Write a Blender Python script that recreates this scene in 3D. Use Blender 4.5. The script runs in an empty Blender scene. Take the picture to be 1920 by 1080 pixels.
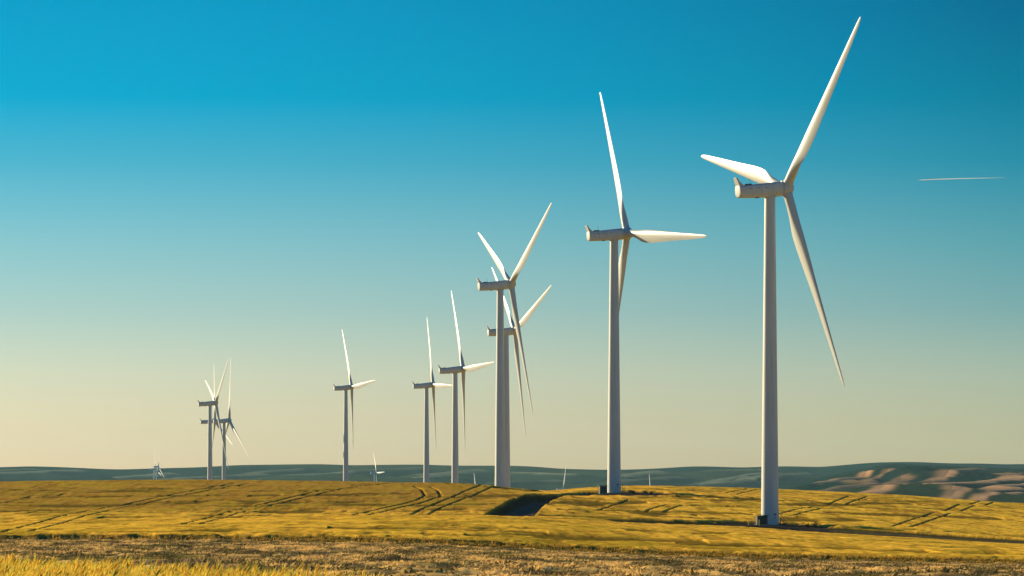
import bpy, bmesh, math, random
import numpy as np
from mathutils import Matrix, Vector
R_ = math.radians
rng = np.random.default_rng(11)
random.seed(5)
SC = bpy.context.scene
COL = SC.collection

# ---------------------------------------------------------------- camera
F = 7059.0          # focal length in pixels of a 1920 px wide picture
HY = 893.0          # row of the true horizon
cam = bpy.data.cameras.new('camera')
cam.sensor_width = 36.0
cam.lens = 36.0 * F / 1920.0
cam.shift_y = (HY - 540.0) / 1920.0
cam.clip_start = 1.0
cam.clip_end = 300000.0
cam_o = bpy.data.objects.new('camera', cam)
cam_o.location = (0, 0, 0)
cam_o.rotation_euler = (R_(90), 0, 0)
COL.objects.link(cam_o)
SC.camera = cam_o

# ---------------------------------------------------------------- sky, sun, exposure
SUN_AZ = Vector((-0.788, 0.616, 0)).normalized()      # towards the sun, on the ground plan
SUN_EL = R_(16.0)
w = bpy.data.worlds.new('World'); SC.world = w; w.use_nodes = True
nt = w.node_tree; N = nt.nodes; L = nt.links
for n in list(N): N.remove(n)
out = N.new('ShaderNodeOutputWorld'); bg = N.new('ShaderNodeBackground')
sky = N.new('ShaderNodeTexSky'); sky.sky_type = 'NISHITA'; sky.sun_disc = False
sky.sun_elevation = R_(14.0)
sky.sun_rotation = math.atan2(SUN_AZ.x, SUN_AZ.y)
sky.air_density = 1.0; sky.dust_density = 0.6; sky.ozone_density = 1.5
bg.inputs['Strength'].default_value = 0.12
geo = N.new('ShaderNodeNewGeometry'); sep = N.new('ShaderNodeSeparateXYZ')
tc = N.new('ShaderNodeTexCoord')
L.new(tc.outputs['Generated'], sep.inputs[0])
def ramp(nodes, stops, interp='LINEAR'):
    r = nodes.new('ShaderNodeValToRGB'); cr = r.color_ramp; cr.interpolation = interp
    while len(cr.elements) < len(stops): cr.elements.new(0.5)
    for e, (p, c) in zip(cr.elements, stops):
        e.position = p; e.color = (c[0], c[1], c[2], 1)
    return r
# tint of the evening sky by height (sine of elevation, 0 .. 0.2 mapped to 0 .. 1)
mr = N.new('ShaderNodeMapRange'); mr.inputs['From Min'].default_value = 0.0; mr.inputs['From Max'].default_value = 0.2
L.new(sep.outputs['Z'], mr.inputs['Value'])
SKY_SUNWARD = [(0.0000, (0.658, 0.663, 0.733)), (0.0302, (0.621, 0.642, 0.739)), (0.1354, (0.494, 0.584, 0.731)), (0.2195, (0.336, 0.506, 0.695)), (0.3104, (0.216, 0.460, 0.665)), (0.4149, (0.070, 0.392, 0.623)), (0.4980, (0.000, 0.361, 0.623)), (0.6179, (0.000, 0.337, 0.575)), (0.8000, (0.010, 0.360, 0.640)), (1.0000, (0.040, 0.460, 0.720))]
SKY_AWAY = [(0.0000, (0.612, 0.644, 0.633)), (0.0302, (0.571, 0.629, 0.640)), (0.1355, (0.405, 0.539, 0.682)), (0.2196, (0.223, 0.430, 0.623)), (0.3105, (0.121, 0.380, 0.556)), (0.4150, (0.023, 0.298, 0.484)), (0.4980, (0.000, 0.247, 0.418)), (0.6179, (0.000, 0.188, 0.350)), (0.8000, (0.010, 0.260, 0.450)), (1.0000, (0.040, 0.420, 0.660))]
rA = ramp(N, SKY_SUNWARD); rB = ramp(N, SKY_AWAY)
L.new(mr.outputs['Result'], rA.inputs['Fac']); L.new(mr.outputs['Result'], rB.inputs['Fac'])
dt = N.new('ShaderNodeVectorMath'); dt.operation = 'DOT_PRODUCT'; dt.inputs[1].default_value = SUN_AZ
L.new(tc.outputs['Generated'], dt.inputs[0])
mr2 = N.new('ShaderNodeMapRange'); mr2.inputs['From Min'].default_value = 0.719; mr2.inputs['From Max'].default_value = 0.505
L.new(dt.outputs['Value'], mr2.inputs['Value'])
mx = N.new('ShaderNodeMix'); mx.data_type = 'RGBA'
pw = N.new('ShaderNodeMath'); pw.operation = 'POWER'; pw.inputs[1].default_value = 2.2
L.new(mr2.outputs['Result'], pw.inputs[0]); L.new(pw.outputs[0], mx.inputs['Factor']); L.new(rA.outputs[0], mx.inputs['A']); L.new(rB.outputs[0], mx.inputs['B'])
m2 = N.new('ShaderNodeMix'); m2.data_type = 'RGBA'; m2.blend_type = 'MULTIPLY'; m2.inputs['Factor'].default_value = 1
L.new(sky.outputs[0], m2.inputs['A']); L.new(mx.outputs['Result'], m2.inputs['B'])
SKYGAIN = 0.775
gain = N.new('ShaderNodeVectorMath'); gain.operation = 'SCALE'; gain.inputs['Scale'].default_value = SKYGAIN
L.new(m2.outputs['Result'], gain.inputs[0]); L.new(gain.outputs[0], bg.inputs['Color'])
L.new(bg.outputs[0], out.inputs[0])

sl = bpy.data.lights.new('sun', 'SUN'); sl.energy = 5.0; sl.angle = R_(0.5); sl.color = (1.0, 0.76, 0.43)
so = bpy.data.objects.new('sun', sl); COL.objects.link(so)
sdir = Vector((SUN_AZ.x * math.cos(SUN_EL), SUN_AZ.y * math.cos(SUN_EL), math.sin(SUN_EL)))
so.rotation_euler = sdir.to_track_quat('Z', 'Y').to_euler()

SC.view_settings.view_transform = 'Standard'; SC.view_settings.look = 'None'
SC.view_settings.gamma = 1.0; SC.view_settings.use_curve_mapping = False
SC.view_settings.exposure = 0.9

# ---------------------------------------------------------------- helpers
def tag(o, label=None, cat=None, group=None, kind=None):
    if label: o['label'] = label
    if cat: o['category'] = cat
    if group: o['group'] = group
    if kind: o['kind'] = kind
    return o

def link(name, me, mat=None, parent=None, smooth=True):
    o = bpy.data.objects.new(name, me); COL.objects.link(o)
    if mat is not None: me.materials.append(mat)
    if parent is not None: o.parent = parent
    if smooth is True:
        me.polygons.foreach_set('use_smooth', np.ones(len(me.polygons), bool))
    return o

def from_bm(name, bm, mat, parent=None, smooth=False, angle=None):
    bmesh.ops.recalc_face_normals(bm, faces=bm.faces)
    me = bpy.data.meshes.new(name); bm.to_mesh(me); bm.free()
    o = link(name, me, mat, parent, smooth or angle is not None)
    if angle is not None: me.set_sharp_from_angle(angle=R_(angle))
    return o

def np_mesh(name, V, faces, nper, cols=None):
    """faces: (n, nper) int array"""
    me = bpy.data.meshes.new(name)
    n = len(faces)
    me.vertices.add(len(V)); me.vertices.foreach_set('co', np.ascontiguousarray(V, np.float32).ravel())
    me.loops.add(n * nper); me.polygons.add(n)
    me.loops.foreach_set('vertex_index', np.ascontiguousarray(faces, np.int32).ravel())
    me.polygons.foreach_set('loop_start', np.arange(n, dtype=np.int32) * nper)
    me.update(calc_edges=True)
    if cols is not None:
        a = me.color_attributes.new('Col', 'FLOAT_COLOR', 'POINT')
        c = np.ones((len(V), 4), np.float32); c[:, :3] = cols
        a.data.foreach_set('color', c.ravel())
    return me

def box(bm, cx, cy, cz, sx, sy, sz, M=None):
    m = Matrix.Translation((cx, cy, cz)) @ Matrix.Diagonal((sx, sy, sz, 1))
    if M is not None: m = M @ m
    return bmesh.ops.create_cube(bm, size=1.0, matrix=m)['verts']

def cyl(bm, p0, p1, r0, r1=None, seg=16):
    p0 = Vector(p0); p1 = Vector(p1); d = p1 - p0
    q = d.to_track_quat('Z', 'Y').to_matrix().to_4x4()
    m = Matrix.Translation((p0 + p1) / 2) @ q
    bmesh.ops.create_cone(bm, cap_ends=True, segments=seg, radius1=r0, radius2=r0 if r1 is None else r1,
                          depth=d.length, matrix=m)

def bevel(bm, off, seg=2):
    bmesh.ops.bevel(bm, geom=list(bm.edges), offset=off, segments=seg, affect='EDGES', profile=0.6)

def loft(bm, rings, cap=True):
    vs = [[bm.verts.new(p) for p in r] for r in rings]
    n = len(rings[0])
    for a, b in zip(vs[:-1], vs[1:]):
        for i in range(n):
            bm.faces.new((a[i], a[(i + 1) % n], b[(i + 1) % n], b[i]))
    if cap:
        bm.faces.new(vs[0]); bm.faces.new(vs[-1])

# value noise, vectorised
_tab = rng.random(65536)
def _h(i, j, s):
    return _tab[(i * 7919 + j * 104729 + s * 15485863 + (i * j) % 9973) & 65535]
def vnoise(x, y, s=0):
    xi = np.floor(x).astype(np.int64); yi = np.floor(y).astype(np.int64)
    fx = x - xi; fy = y - yi
    fx = fx * fx * (3 - 2 * fx); fy = fy * fy * (3 - 2 * fy)
    a = _h(xi, yi, s); b = _h(xi + 1, yi, s); c = _h(xi, yi + 1, s); d = _h(xi + 1, yi + 1, s)
    return (a * (1 - fx) + b * fx) * (1 - fy) + (c * (1 - fx) + d * fx) * fy
def fbm(x, y, s=0, octv=4, g=0.5):
    t = 0; a = 1; n = 0
    for k in range(octv):
        t = t + a * vnoise(x * 2 ** k + 17.3 * k, y * 2 ** k - 9.1 * k, s + k); n += a; a *= g
    return t / n
def sstep(a, b, x):
    t = np.clip((x - a) / (b - a), 0, 1); return t * t * (3 - 2 * t)

# ---------------------------------------------------------------- materials
def mat_new(name):
    m = bpy.data.materials.new(name); m.use_nodes = True
    nt = m.node_tree; b = nt.nodes['Principled BSDF']
    return m, nt, b

def mat_plain(name, col, rough=0.6, metal=0.0, var=0.12, scale=6.0, bump=0.0, spec=0.5):
    m, nt, b = mat_new(name)
    tcn = nt.nodes.new('ShaderNodeTexCoord')
    no = nt.nodes.new('ShaderNodeTexNoise'); no.inputs['Scale'].default_value = scale; no.inputs['Detail'].default_value = 5
    nt.links.new(tcn.outputs['Object'], no.inputs['Vector'])
    rp = ramp(nt.nodes, [(0.3, [c * (1 - var) for c in col]), (0.7, [min(1, c * (1 + var)) for c in col])])
    nt.links.new(no.outputs['Fac'], rp.inputs['Fac']); nt.links.new(rp.outputs[0], b.inputs['Base Color'])
    b.inputs['Roughness'].default_value = rough; b.inputs['Metallic'].default_value = metal
    b.inputs['Specular IOR Level'].default_value = spec
    if bump:
        bp = nt.nodes.new('ShaderNodeBump'); bp.inputs['Strength'].default_value = bump
        nt.links.new(no.outputs['Fac'], bp.inputs['Height']); nt.links.new(bp.outputs[0], b.inputs['Normal'])
    return m

def mat_turbine():
    m, nt, b = mat_new('turbine_paint')
    tcn = nt.nodes.new('ShaderNodeTexCoord')
    mp = nt.nodes.new('ShaderNodeMapping'); mp.inputs['Scale'].default_value = (1.2, 1.2, 0.06)
    no = nt.nodes.new('ShaderNodeTexNoise'); no.inputs['Scale'].default_value = 1.3; no.inputs['Detail'].default_value = 6
    nt.links.new(tcn.outputs['Object'], mp.inputs[0]); nt.links.new(mp.outputs[0], no.inputs['Vector'])
    rp = ramp(nt.nodes, [(0.28, (0.385, 0.43, 0.45)), (0.5, (0.455, 0.505, 0.53)), (0.75, (0.48, 0.53, 0.555))])
    nt.links.new(no.outputs['Fac'], rp.inputs['Fac']); nt.links.new(rp.outputs[0], b.inputs['Base Color'])
    b.inputs['Roughness'].default_value = 0.42
    return m

def mat_land(name, fine_scale, var, bump=0.0, rough=0.95):
    """ground cover: land-cover colour comes from the mesh, small mottling from noise"""
    m, nt, b = mat_new(name)
    at = nt.nodes.new('ShaderNodeAttribute'); at.attribute_name = 'Col'
    tcn = nt.nodes.new('ShaderNodeTexCoord')
    no = nt.nodes.new('ShaderNodeTexNoise'); no.inputs['Scale'].default_value = fine_scale; no.inputs['Detail'].default_value = 6
    no.inputs['Roughness'].default_value = 0.65
    nt.links.new(tcn.outputs['Object'], no.inputs['Vector'])
    mrn = nt.nodes.new('ShaderNodeMapRange')
    mrn.inputs['From Min'].default_value = 0.3; mrn.inputs['From Max'].default_value = 0.7
    mrn.inputs['To Min'].default_value = 1 - var; mrn.inputs['To Max'].default_value = 1 + var
    nt.links.new(no.outputs['Fac'], mrn.inputs['Value'])
    vm = nt.nodes.new('ShaderNodeVectorMath'); vm.operation = 'SCALE'
    nt.links.new(at.outputs['Color'], vm.inputs[0]); nt.links.new(mrn.outputs[0], vm.inputs['Scale'])
    nt.links.new(vm.outputs[0], b.inputs['Base Color'])
    b.inputs['Roughness'].default_value = rough; b.inputs['Specular IOR Level'].default_value = 0.0
    if bump:
        bp = nt.nodes.new('ShaderNodeBump'); bp.inputs['Strength'].default_value = bump; bp.inputs['Distance'].default_value = 0.3
        nt.links.new(no.outputs['Fac'], bp.inputs['Height']); nt.links.new(bp.outputs[0], b.inputs['Normal'])
    return m

M_paint = mat_turbine()
M_dark = mat_plain('dark_vent', (0.03, 0.035, 0.04), 0.6)
M_joint = mat_plain('panel_joint_grey', (0.22, 0.24, 0.25), 0.6)
M_kiosk = mat_plain('green_kiosk_paint', (0.018, 0.035, 0.03), 0.5)
M_steel = mat_plain('galvanised_steel', (0.16, 0.15, 0.13), 0.6, 0.4)
M_yellow = mat_plain('yellow_post_paint', (0.62, 0.42, 0.03), 0.5)
M_concrete = mat_plain('concrete', (0.26, 0.24, 0.21), 0.9, bump=0.3)
M_sign = mat_plain('dark_sign_plate', (0.02, 0.05, 0.07), 0.4)
M_ground = mat_land('field_and_soil', 2.2, 0.22)
M_hill = mat_land('hill_cover', 0.02, 0.12)
M_wheat = mat_land('wheat_straw', 30.0, 0.12, rough=0.6)
def add_translucency(m, f):
    nt = m.node_tree; b = nt.nodes['Principled BSDF']; src = b.inputs['Base Color'].links[0].from_socket
    t = nt.nodes.new('ShaderNodeBsdfTranslucent'); x = nt.nodes.new('ShaderNodeMixShader'); x.inputs[0].default_value = f
    nt.links.new(src, t.inputs[0]); nt.links.new(b.outputs[0], x.inputs[1]); nt.links.new(t.outputs[0], x.inputs[2])
    nt.links.new(x.outputs[0], nt.nodes['Material Output'].inputs[0])
add_translucency(M_wheat, 0.35)
M_tuft = mat_land('dry_grass', 12.0, 0.15, rough=0.7)

add_translucency(M_tuft, 0.3)
# ---------------------------------------------------------------- turbines: name, X, distance, base Z, yaw, phase
TURB = [
 (61.3, 895, -11.7, 24.7, 42.8), (31.5, 1162, -5.2, 21.7, 334.6), (-4.5, 1435, -7.0, 19.2, 56.1),
 (-2.8, 1740, -13.0, 17.9, 68.3), (-30.1, 1992, -23.5, 15.3, 327.9), (-55.2, 2429, -21.2, 11.6, 332.3),
 (-118.6, 2686, -16.6, 17.7, 326.2), (-222.0, 2767, -26.3, 17.1, 50.2), (-232.0, 3033, -35.2, 18.2, 7.1),
 (-265.0, 3306, -31.7, 17.0, 356.0)]

# ---------------------------------------------------------------- terrain
CX = [0, 320, 640, 860, 940, 1000, 1040, 1100, 1170, 1440, 1680, 1920]
ROWS = {   # distance: picture row where the soil at that distance shows, per column
 200:  [1046, 1048, 1050, 1053, 1055, 1057, 1058, 1060, 1062, 1068, 1072, 1076],
 450:  [1013.5, 1014, 1017, 1024, 1028, 1032, 1034, 1038, 1041, 1051, 1056, 1061],
 600:  [1001, 995, 988, 987, 988, 991, 993, 997, 1000, 1012, 1022, 1032],
 750:  [990, 985, 978, 976, 977, 980, 982, 985, 989, 1001, 1012, 1023],
 870:  [977, 973, 970, 970, 971, 972, 973, 975, 978, 989, 999, 1010],
 830:  [982, 978, 974, 972, 973, 975, 976, 978, 982, 995, 1005, 1016],
 1000: [951, 947, 944, 943, 941, 942, 945, 949, 952, 963, 970, 980],
 1080: [936, 932, 930, 931, 931, 930, 936, 939, 939, 949, 957, 968],
 1160: [922, 919, 918, 920, 925, 928, 929, 928, 926, 938, 946, 959],
 1250: [908, 904, 905, 908, 914, 923, 927, 922, 918, 929, 938, 951],
 1400: [909, 905, 906, 915, 927, 928, 923, 918, 914, 920, 930, 948],
 1550: [920, 916, 918, 926, 936, 930, 921, 916, 914, 921, 931, 950],
 1740: [940, 935, 940, 943, 946, 945, 940, 935, 930, 935, 945, 965],
 2000: [965, 960, 965, 975, 965, 960, 960, 960, 960, 960, 965, 980],
 2400: [968, 965, 958, 955, 955, 955, 955, 960, 965, 970, 980, 990],
 2700: [968, 958, 938, 945, 950, 955, 955, 960, 965, 975, 985, 995],
 3300: [975, 968, 970, 972, 975, 975, 975, 975, 975, 985, 995, 1000],
 4000: [1030] * 12,
}
ROWS = dict(sorted(ROWS.items()))
Ds = [-60, 0, 60, 110] + list(ROWS)
tab = np.zeros((len(Ds), len(CX)))
tab[0] = -2.2; tab[1] = -2.2; tab[2] = -2.4; tab[3] = -3.05
for i, d in enumerate(ROWS): tab[4 + i] = -(np.array(ROWS[d]) - HY) * d / F
dg = np.concatenate([np.arange(-60, 1800, 10.0), np.arange(1800, 4400, 20.0)])
cg = np.arange(-400, 2321, 20.0)
t1 = np.array([np.interp(cg, CX, r) for r in tab])
fine = np.stack([np.interp(dg, Ds, t1[:, j]) for j in range(len(cg))], 1)
def blur(a, k, axis):
    ker = np.exp(-0.5 * (np.arange(-3 * k, 3 * k + 1) / k) ** 2); ker /= ker.sum()
    pad = [(0, 0), (0, 0)]; pad[axis] = (3 * k, 3 * k)
    p = np.pad(a, pad, mode='edge')
    return np.apply_along_axis(lambda v: np.convolve(v, ker, 'valid'), axis, p)
fine = blur(blur(fine, 2, 0), 2, 1)
def base_z(X, D):
    c = 960 + F * X / np.maximum(D, 40.0)
    di = np.interp(D, dg, np.arange(len(dg))); ci = np.interp(c, cg, np.arange(len(cg)))
    d0 = np.clip(di.astype(int), 0, len(dg) - 2); c0 = np.clip(ci.astype(int), 0, len(cg) - 2)
    fd = di - d0; fc = ci - c0
    return ((fine[d0, c0] * (1 - fc) + fine[d0, c0 + 1] * fc) * (1 - fd)
            + (fine[d0 + 1, c0] * (1 - fc) + fine[d0 + 1, c0 + 1] * fc) * fd)
_fix = []
for (tx, td, tz, _, _) in TURB:
    _fix.append((tx, td, tz - float(base_z(np.array([tx * 1.0]), np.array([td * 1.0]))[0])))
TRX = np.array([(px_ - 960) / F * d_ for px_, d_ in ((1040, 872), (1250, 870), (1380, 874), (1440, 876), (1500, 874), (1560, 868), (1700, 850), (1920, 815), (2150, 780), (2600, 720))])
TRD = np.array([872, 870, 874, 876, 874, 868, 850, 815, 780, 720.0])
def soil_z(X, D):
    z = base_z(X, D)
    td_ = np.interp(X, TRX, TRD)
    on = sstep(16, 26, X) * (0.55 + 0.45 * sstep(50, 75, X))
    z = z - 1.5 * on * (1 - sstep(-1.0, 3.0, D - td_)) * np.exp(-np.clip(td_ - D, 0, 500) / 70.0)
    far = sstep(430, 600, D)
    z = z + (fbm(X / 60, D / 90, 3, 3) - 0.5) * 0.9 * far
    z = z - 0.9 * np.exp(-((X - 36) / 26) ** 2 - ((D - 1122) / 18) ** 2)
    for (tx, td, dz) in _fix:
        r = 26.0 if td < 1300 else 60.0
        z = z + (dz) * np.exp(-((X - tx) ** 2 + (D - td) ** 2) / (2 * r * r))
    return z
def on_ground(px, py, lift=0.0, dmin=120.0):
    d = np.arange(dmin, 1700, 1.0)
    X = (px - 960) / F * d
    yy = HY - F * (soil_z(X, d) + lift) / d
    i = np.argmax(yy <= py)
    if yy[i] > py:       # above the crest: take the crest itself
        i = np.argmin(np.where(d < 1600, yy, 1e9))
    return X[i], d[i]

def seg_dist(X, Y, P, W=None):
    """distance to a polyline and (optionally) interpolated half width"""
    best = np.full(X.shape, 1e9); wb = np.zeros(X.shape); side = np.zeros(X.shape)
    for k in range(len(P) - 1):
        ax, ay = P[k][:2]; bx, by = P[k + 1][:2]
        ux, uy = bx - ax, by - ay; l2 = ux * ux + uy * uy + 1e-9
        t = np.clip(((X - ax) * ux + (Y - ay) * uy) / l2, 0, 1)
        d = np.hypot(X - ax - t * ux, Y - ay - t * uy)
        m = d < best
        best = np.where(m, d, best)
        side = np.where(m, np.sign(ux * (Y - ay) - uy * (X - ax)), side)
        if W is not None: wb = np.where(m, W[k] * (1 - t) + W[k + 1] * t, wb)
    return best, wb, side
def P(x, d): return ((x - 960) / F * d, d)
ROAD = [P(950, 855), P(956, 870), P(977, 950), P(996, 1010), P(1024, 1080), P(1050, 1122), P(1095, 1143), P(1170, 1153), P(1290, 1150)]
ROADW = [4.6, 4.5, 4.2, 4.0, 3.8, 4.0, 4.0, 4.5, 3.0]
TRACK = [P(700, 850), P(860, 858), P(960, 866)] + [(float(a_), float(b_) - 1.0) for a_, b_ in zip(TRX, TRD)]
TRACKW = [0.3, 0.5, 3.5, 4.0, 3.4, 3.0, 3.0, 3.0, 3.0, 3.0, 3.4, 3.4, 3.4]
PADS = [(61.3 - 0.5, 880, 14.5, 17.0), (31.5 + 4, 1149, 15.0, 17.0)]
TRAM = [
 [(0,1002),(63,985),(123,967),(187,956),(250,944),(330,927),(440,907)],
 [(55,1000),(110,985),(157,970),(213,957),(290,941),(370,925),(470,907)],
 [(377,985),(460,960),(533,943),(640,918),(690,911),(760,905)],
 [(345,985),(433,960),(500,945),(600,921)],
 [(660,968),(750,948),(783,939),(797,930),(790,919),(777,913)],
 [(690,968),(753,953),(800,942),(827,931),(820,920),(807,914)],
 [(772,967),(787,958),(840,937),(873,922),(910,908)],
 [(803,967),(817,958),(857,942),(907,922),(925,913)],
 [(0,945),(60,936),(130,926)],
 [(1117,960),(1153,948),(1177,939)],
 [(1212,960),(1217,957),(1250,948)], [(1245,961),(1280,948)],
 [(1463,965),(1493,957),(1525,952)], [(1482,969),(1510,962),(1540,955)],
 [(1553,947),(1592,931)], [(1586,947),(1627,932)],
 [(1673,989),(1713,975),(1752,962)], [(1708,990),(1747,977),(1782,964)],
 [(1770,960),(1800,947)], [(1800,961),(1829,949)], [(1820,947),(1838,941)], [(1848,949),(1863,943)],
 [(1360,926),(1403,917)], [(1383,928),(1420,919)],
 [(1463,941),(1613,938),(1693,933)], [(1783,965),(1920,974)], [(1290,936),(1400,935)],
 [(1300,948),(1436,950)],
]
def densify(t, k=7):
    o = []
    for (x1, y1), (x2, y2) in zip(t[:-1], t[1:]):
        for j in range(k): o.append((x1 + (x2 - x1) * j / k, y1 + (y2 - y1) * j / k))
    return o + [t[-1]]
TRAMW = [[on_ground(px, py, 0.5) for px, py in densify(t)] for t in TRAM]
LODGE = [[(0, 919), (120, 921), (300, 920), (420, 917)], [(160, 922), (330, 923), (640, 920)], [(60, 934), (200, 932), (330, 930)],
 [(100, 950), (250, 948), (330, 945), (640, 946)], [(380, 940), (560, 944), (660, 943)], [(0, 948), (220, 950)], [(640, 947), (780, 950), (900, 947)],
 [(430, 966), (640, 958)], [(0, 961), (150, 958)], [(200, 972), (420, 968), (560, 972)], [(480, 931), (640, 929), (760, 926)], [(860, 934), (935, 929), (975, 930)],
 [(800, 958), (900, 955), (930, 951)], [(1060, 957), (1200, 960), (1400, 965)], [(1280, 937), (1420, 941)], [(1280, 930), (1380, 933), (1436, 938)],
 [(1040, 948), (1110, 944), (1200, 942)], [(1090, 963), (1180, 966), (1290, 966)], [(1463, 949), (1600, 945), (1700, 946)], [(1500, 936), (1640, 940), (1760, 944)],
 [(1463, 977), (1560, 974), (1660, 977)], [(1560, 962), (1700, 968), (1860, 972)], [(1830, 958), (1920, 962)], [(640, 992), (820, 995), (1000, 999)],
 [(900, 1008), (1100, 1011), (1300, 1018)], [(200, 1001), (420, 997), (600, 1000)], [(1300, 1024), (1500, 1028), (1720, 1036)], [(1200, 998), (1420, 1003), (1560, 1010)]]
LODW = [[on_ground(px, py, 0.5) for px, py in densify(t, 4)] for t in LODGE]
def edge_d(X):   # distance of the near edge of the crop
    return 448 + 6 * (vnoise(X / 14, X * 0 + 0.5, 40) - 0.5) + 1.0 * (vnoise(X / 2.1, X * 0 + 0.5, 41) - 0.5)

rowsD = np.concatenate([np.arange(-60, 44, 8.0), np.arange(44, 150, 0.8), np.arange(150, 430, 0.95),
                        np.arange(430, 1330, 1.15), np.arange(1330, 1640, 4.0), np.arange(1640, 2000, 20), np.arange(2000, 4300, 60)])
inner = np.linspace(-0.148, 0.148, 1050)
outer = np.geomspace(0.15, 2.2, 26)
us = np.concatenate([-outer[::-1], inner, outer])
Y0 = 70.0
U, D = np.meshgrid(us, rowsD); X = U * (D + Y0)
Z = soil_z(X, D)
sh = X.shape
# --- land cover
stub = np.array([0.15, 0.105, 0.07]); straw = np.array([0.72, 0.46, 0.15]); weed = np.array([0.12, 0.12, 0.025])
gold = np.array([0.90, 0.50, 0.055]); gold2 = np.array([0.82, 0.49, 0.048]); greeny = np.array([0.40, 0.27, 0.025])
soilc = np.array([0.075, 0.042, 0.015]); gravel = np.array([0.070, 0.060, 0.055]); verge = np.array([0.10, 0.095, 0.018])
def lerp(a, b, t): return a + (b - a) * t[..., None]
def full(c): return np.broadcast_to(c, sh + (3,)).copy()
# stubble side
n1 = fbm(X / 1.5, D / 2.4, 7, 4); n2 = fbm(X / 9, D / 22, 9, 3); n3 = fbm(X / 3.5, D / 9, 12, 3)
n5 = fbm(X / 2.0 + D / 30, D / 12, 17, 4)
C = lerp(full(stub), full(straw), sstep(0.42, 0.58, n1 * 0.45 + n5 * 0.55))
C = lerp(C, full(weed), sstep(0.54, 0.64, n2) * sstep(0.4, 0.6, n1) * 0.8)
C = lerp(C, full(stub * 0.4), sstep(0.52, 0.62, fbm(X / 1.8, D / 11, 18, 4)) * 0.85)
C = C * (0.65 + 0.7 * fbm(X / 0.5, D / 0.9, 15, 2))[..., None]
Z = Z + (1 - sstep(440, 460, D)) * ((n1 - 0.5) * 0.55 + (n3 - 0.5) * 0.45 - 0.5 * sstep(420, 440, D) * sstep(40, -10, X))
# crop side
ed = edge_d(X)
crop = sstep(-0.5, 0.7, D - ed) * (1 - sstep(3400, 3600, D))
g1 = fbm(X / 90, D / 150, 20, 4); g2 = fbm(X / 14, D / 40, 22, 4); g3 = fbm(X / 4, D / 22, 25, 3)
cc = lerp(full(gold), full(gold2), sstep(0.4, 0.6, g1))
dull = sstep(150, -40, 960 + F * X / np.maximum(D, 50) - 900) * sstep(860, 960, D)      # the left hill is a duller crop
cc = lerp(cc, full(np.array([.40, .235, .035])), dull)
gr = sstep(0.50, 0.66, g2) * 0.45 + sstep(0.50, 0.62, g3) * 0.5
gr = np.clip(gr * (0.4 + 0.9 * sstep(0.40, 0.6, fbm(X / 70, D / 120, 28, 3))), 0, 0.9)
cc = lerp(cc, full(greeny), gr)
streak = 0.62 * fbm(X / 4.5 + D / 60, D / 13, 31, 5, 0.62) + 0.38 * fbm((X + D * .03) / 1.8, D / 70, 32, 3)
cc = lerp(cc, full(np.array([.30, .16, .02])), sstep(0.49, 0.61, streak) * (0.58 + 0.2 * sstep(850, 980, D)))
cc = cc * (0.66 + 0.68 * fbm(X / 1.1, D / 6.0, 30, 3, .7))[..., None]
# lodged, thin patches where the stand is lower
thin = sstep(0.60, 0.72, fbm(X / 22, D / 9, 33, 4)) * sstep(455, 520, D)
hgt = 0.78 * (1 - 0.55 * thin) + (fbm(X / 1.3, D / 1.6, 35, 3) - 0.5) * 0.22 + (g3 - 0.5) * 0.12 - sstep(0.50, 0.64, streak) * 0.09
cc = lerp(cc, full(greeny * 0.6), thin * 0.8)
ragged = sstep(0.45, 0.6, fbm(X / 2.0, D / 2.0, 38, 3)) * (1 - sstep(4, 22, D - ed))
hgt = hgt + ragged * 0.18 
open_ = np.zeros(sh)
near = D > 430
tl = np.zeros(sh)
for t in TRAMW:
    xs = [p[0] for p in t]; ys = [p[1] for p in t]
    m = (X > min(xs) - 3) & (X < max(xs) + 3) & (D > min(ys) - 3) & (D < max(ys) + 3)
    if m.any():
        d, _, _ = seg_dist(X[m], D[m], t)
        tl[m] = np.maximum(tl[m], (1 - sstep(0.20, 0.52, d)) * (0.35 + 0.65 * sstep(0.25, 0.45, fbm(X[m] / 9, D[m] / 30, 45, 2))))
sharp = sstep(40, 0, X)
hgt = hgt * ((0.42 + 0.58 * sharp) + 0.58 * (1 - sharp) * sstep(0, 2 + 12 * (1 - sharp), D - ed))
lod = np.zeros(sh)
for t in LODW:
    xs = [p[0] for p in t]; ys_ = [p[1] for p in t]
    m = (X > min(xs) - 2) & (X < max(xs) + 2) & (D > min(ys_) - 30) & (D < max(ys_) + 30)
    if m.any():
        d, _, _ = seg_dist(X[m], D[m], t)
        wv2 = 3 + 24 * fbm(X[m] / 16, D[m] / 40, 46, 2) ** 1.5
        lod[m] = np.maximum(lod[m], (1 - sstep(wv2 * .5, wv2, d)) * sstep(0.30, 0.50, fbm(X[m] / 7, D[m] / 25, 47, 3)))
cc = lerp(cc, full(np.array([.11, .08, .012])), lod * 0.85)
tl = tl * (0.62 + 0.38 * sstep(-60, -20, X))
cc = lerp(cc, full(soilc), tl * 0.85)
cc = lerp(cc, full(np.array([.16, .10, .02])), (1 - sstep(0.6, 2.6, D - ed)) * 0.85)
crop_h = hgt * (1 - tl * 0.8) * (1 - lod * 0.35)
C = lerp(C, cc, crop); Z = Z + crop * crop_h
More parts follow.
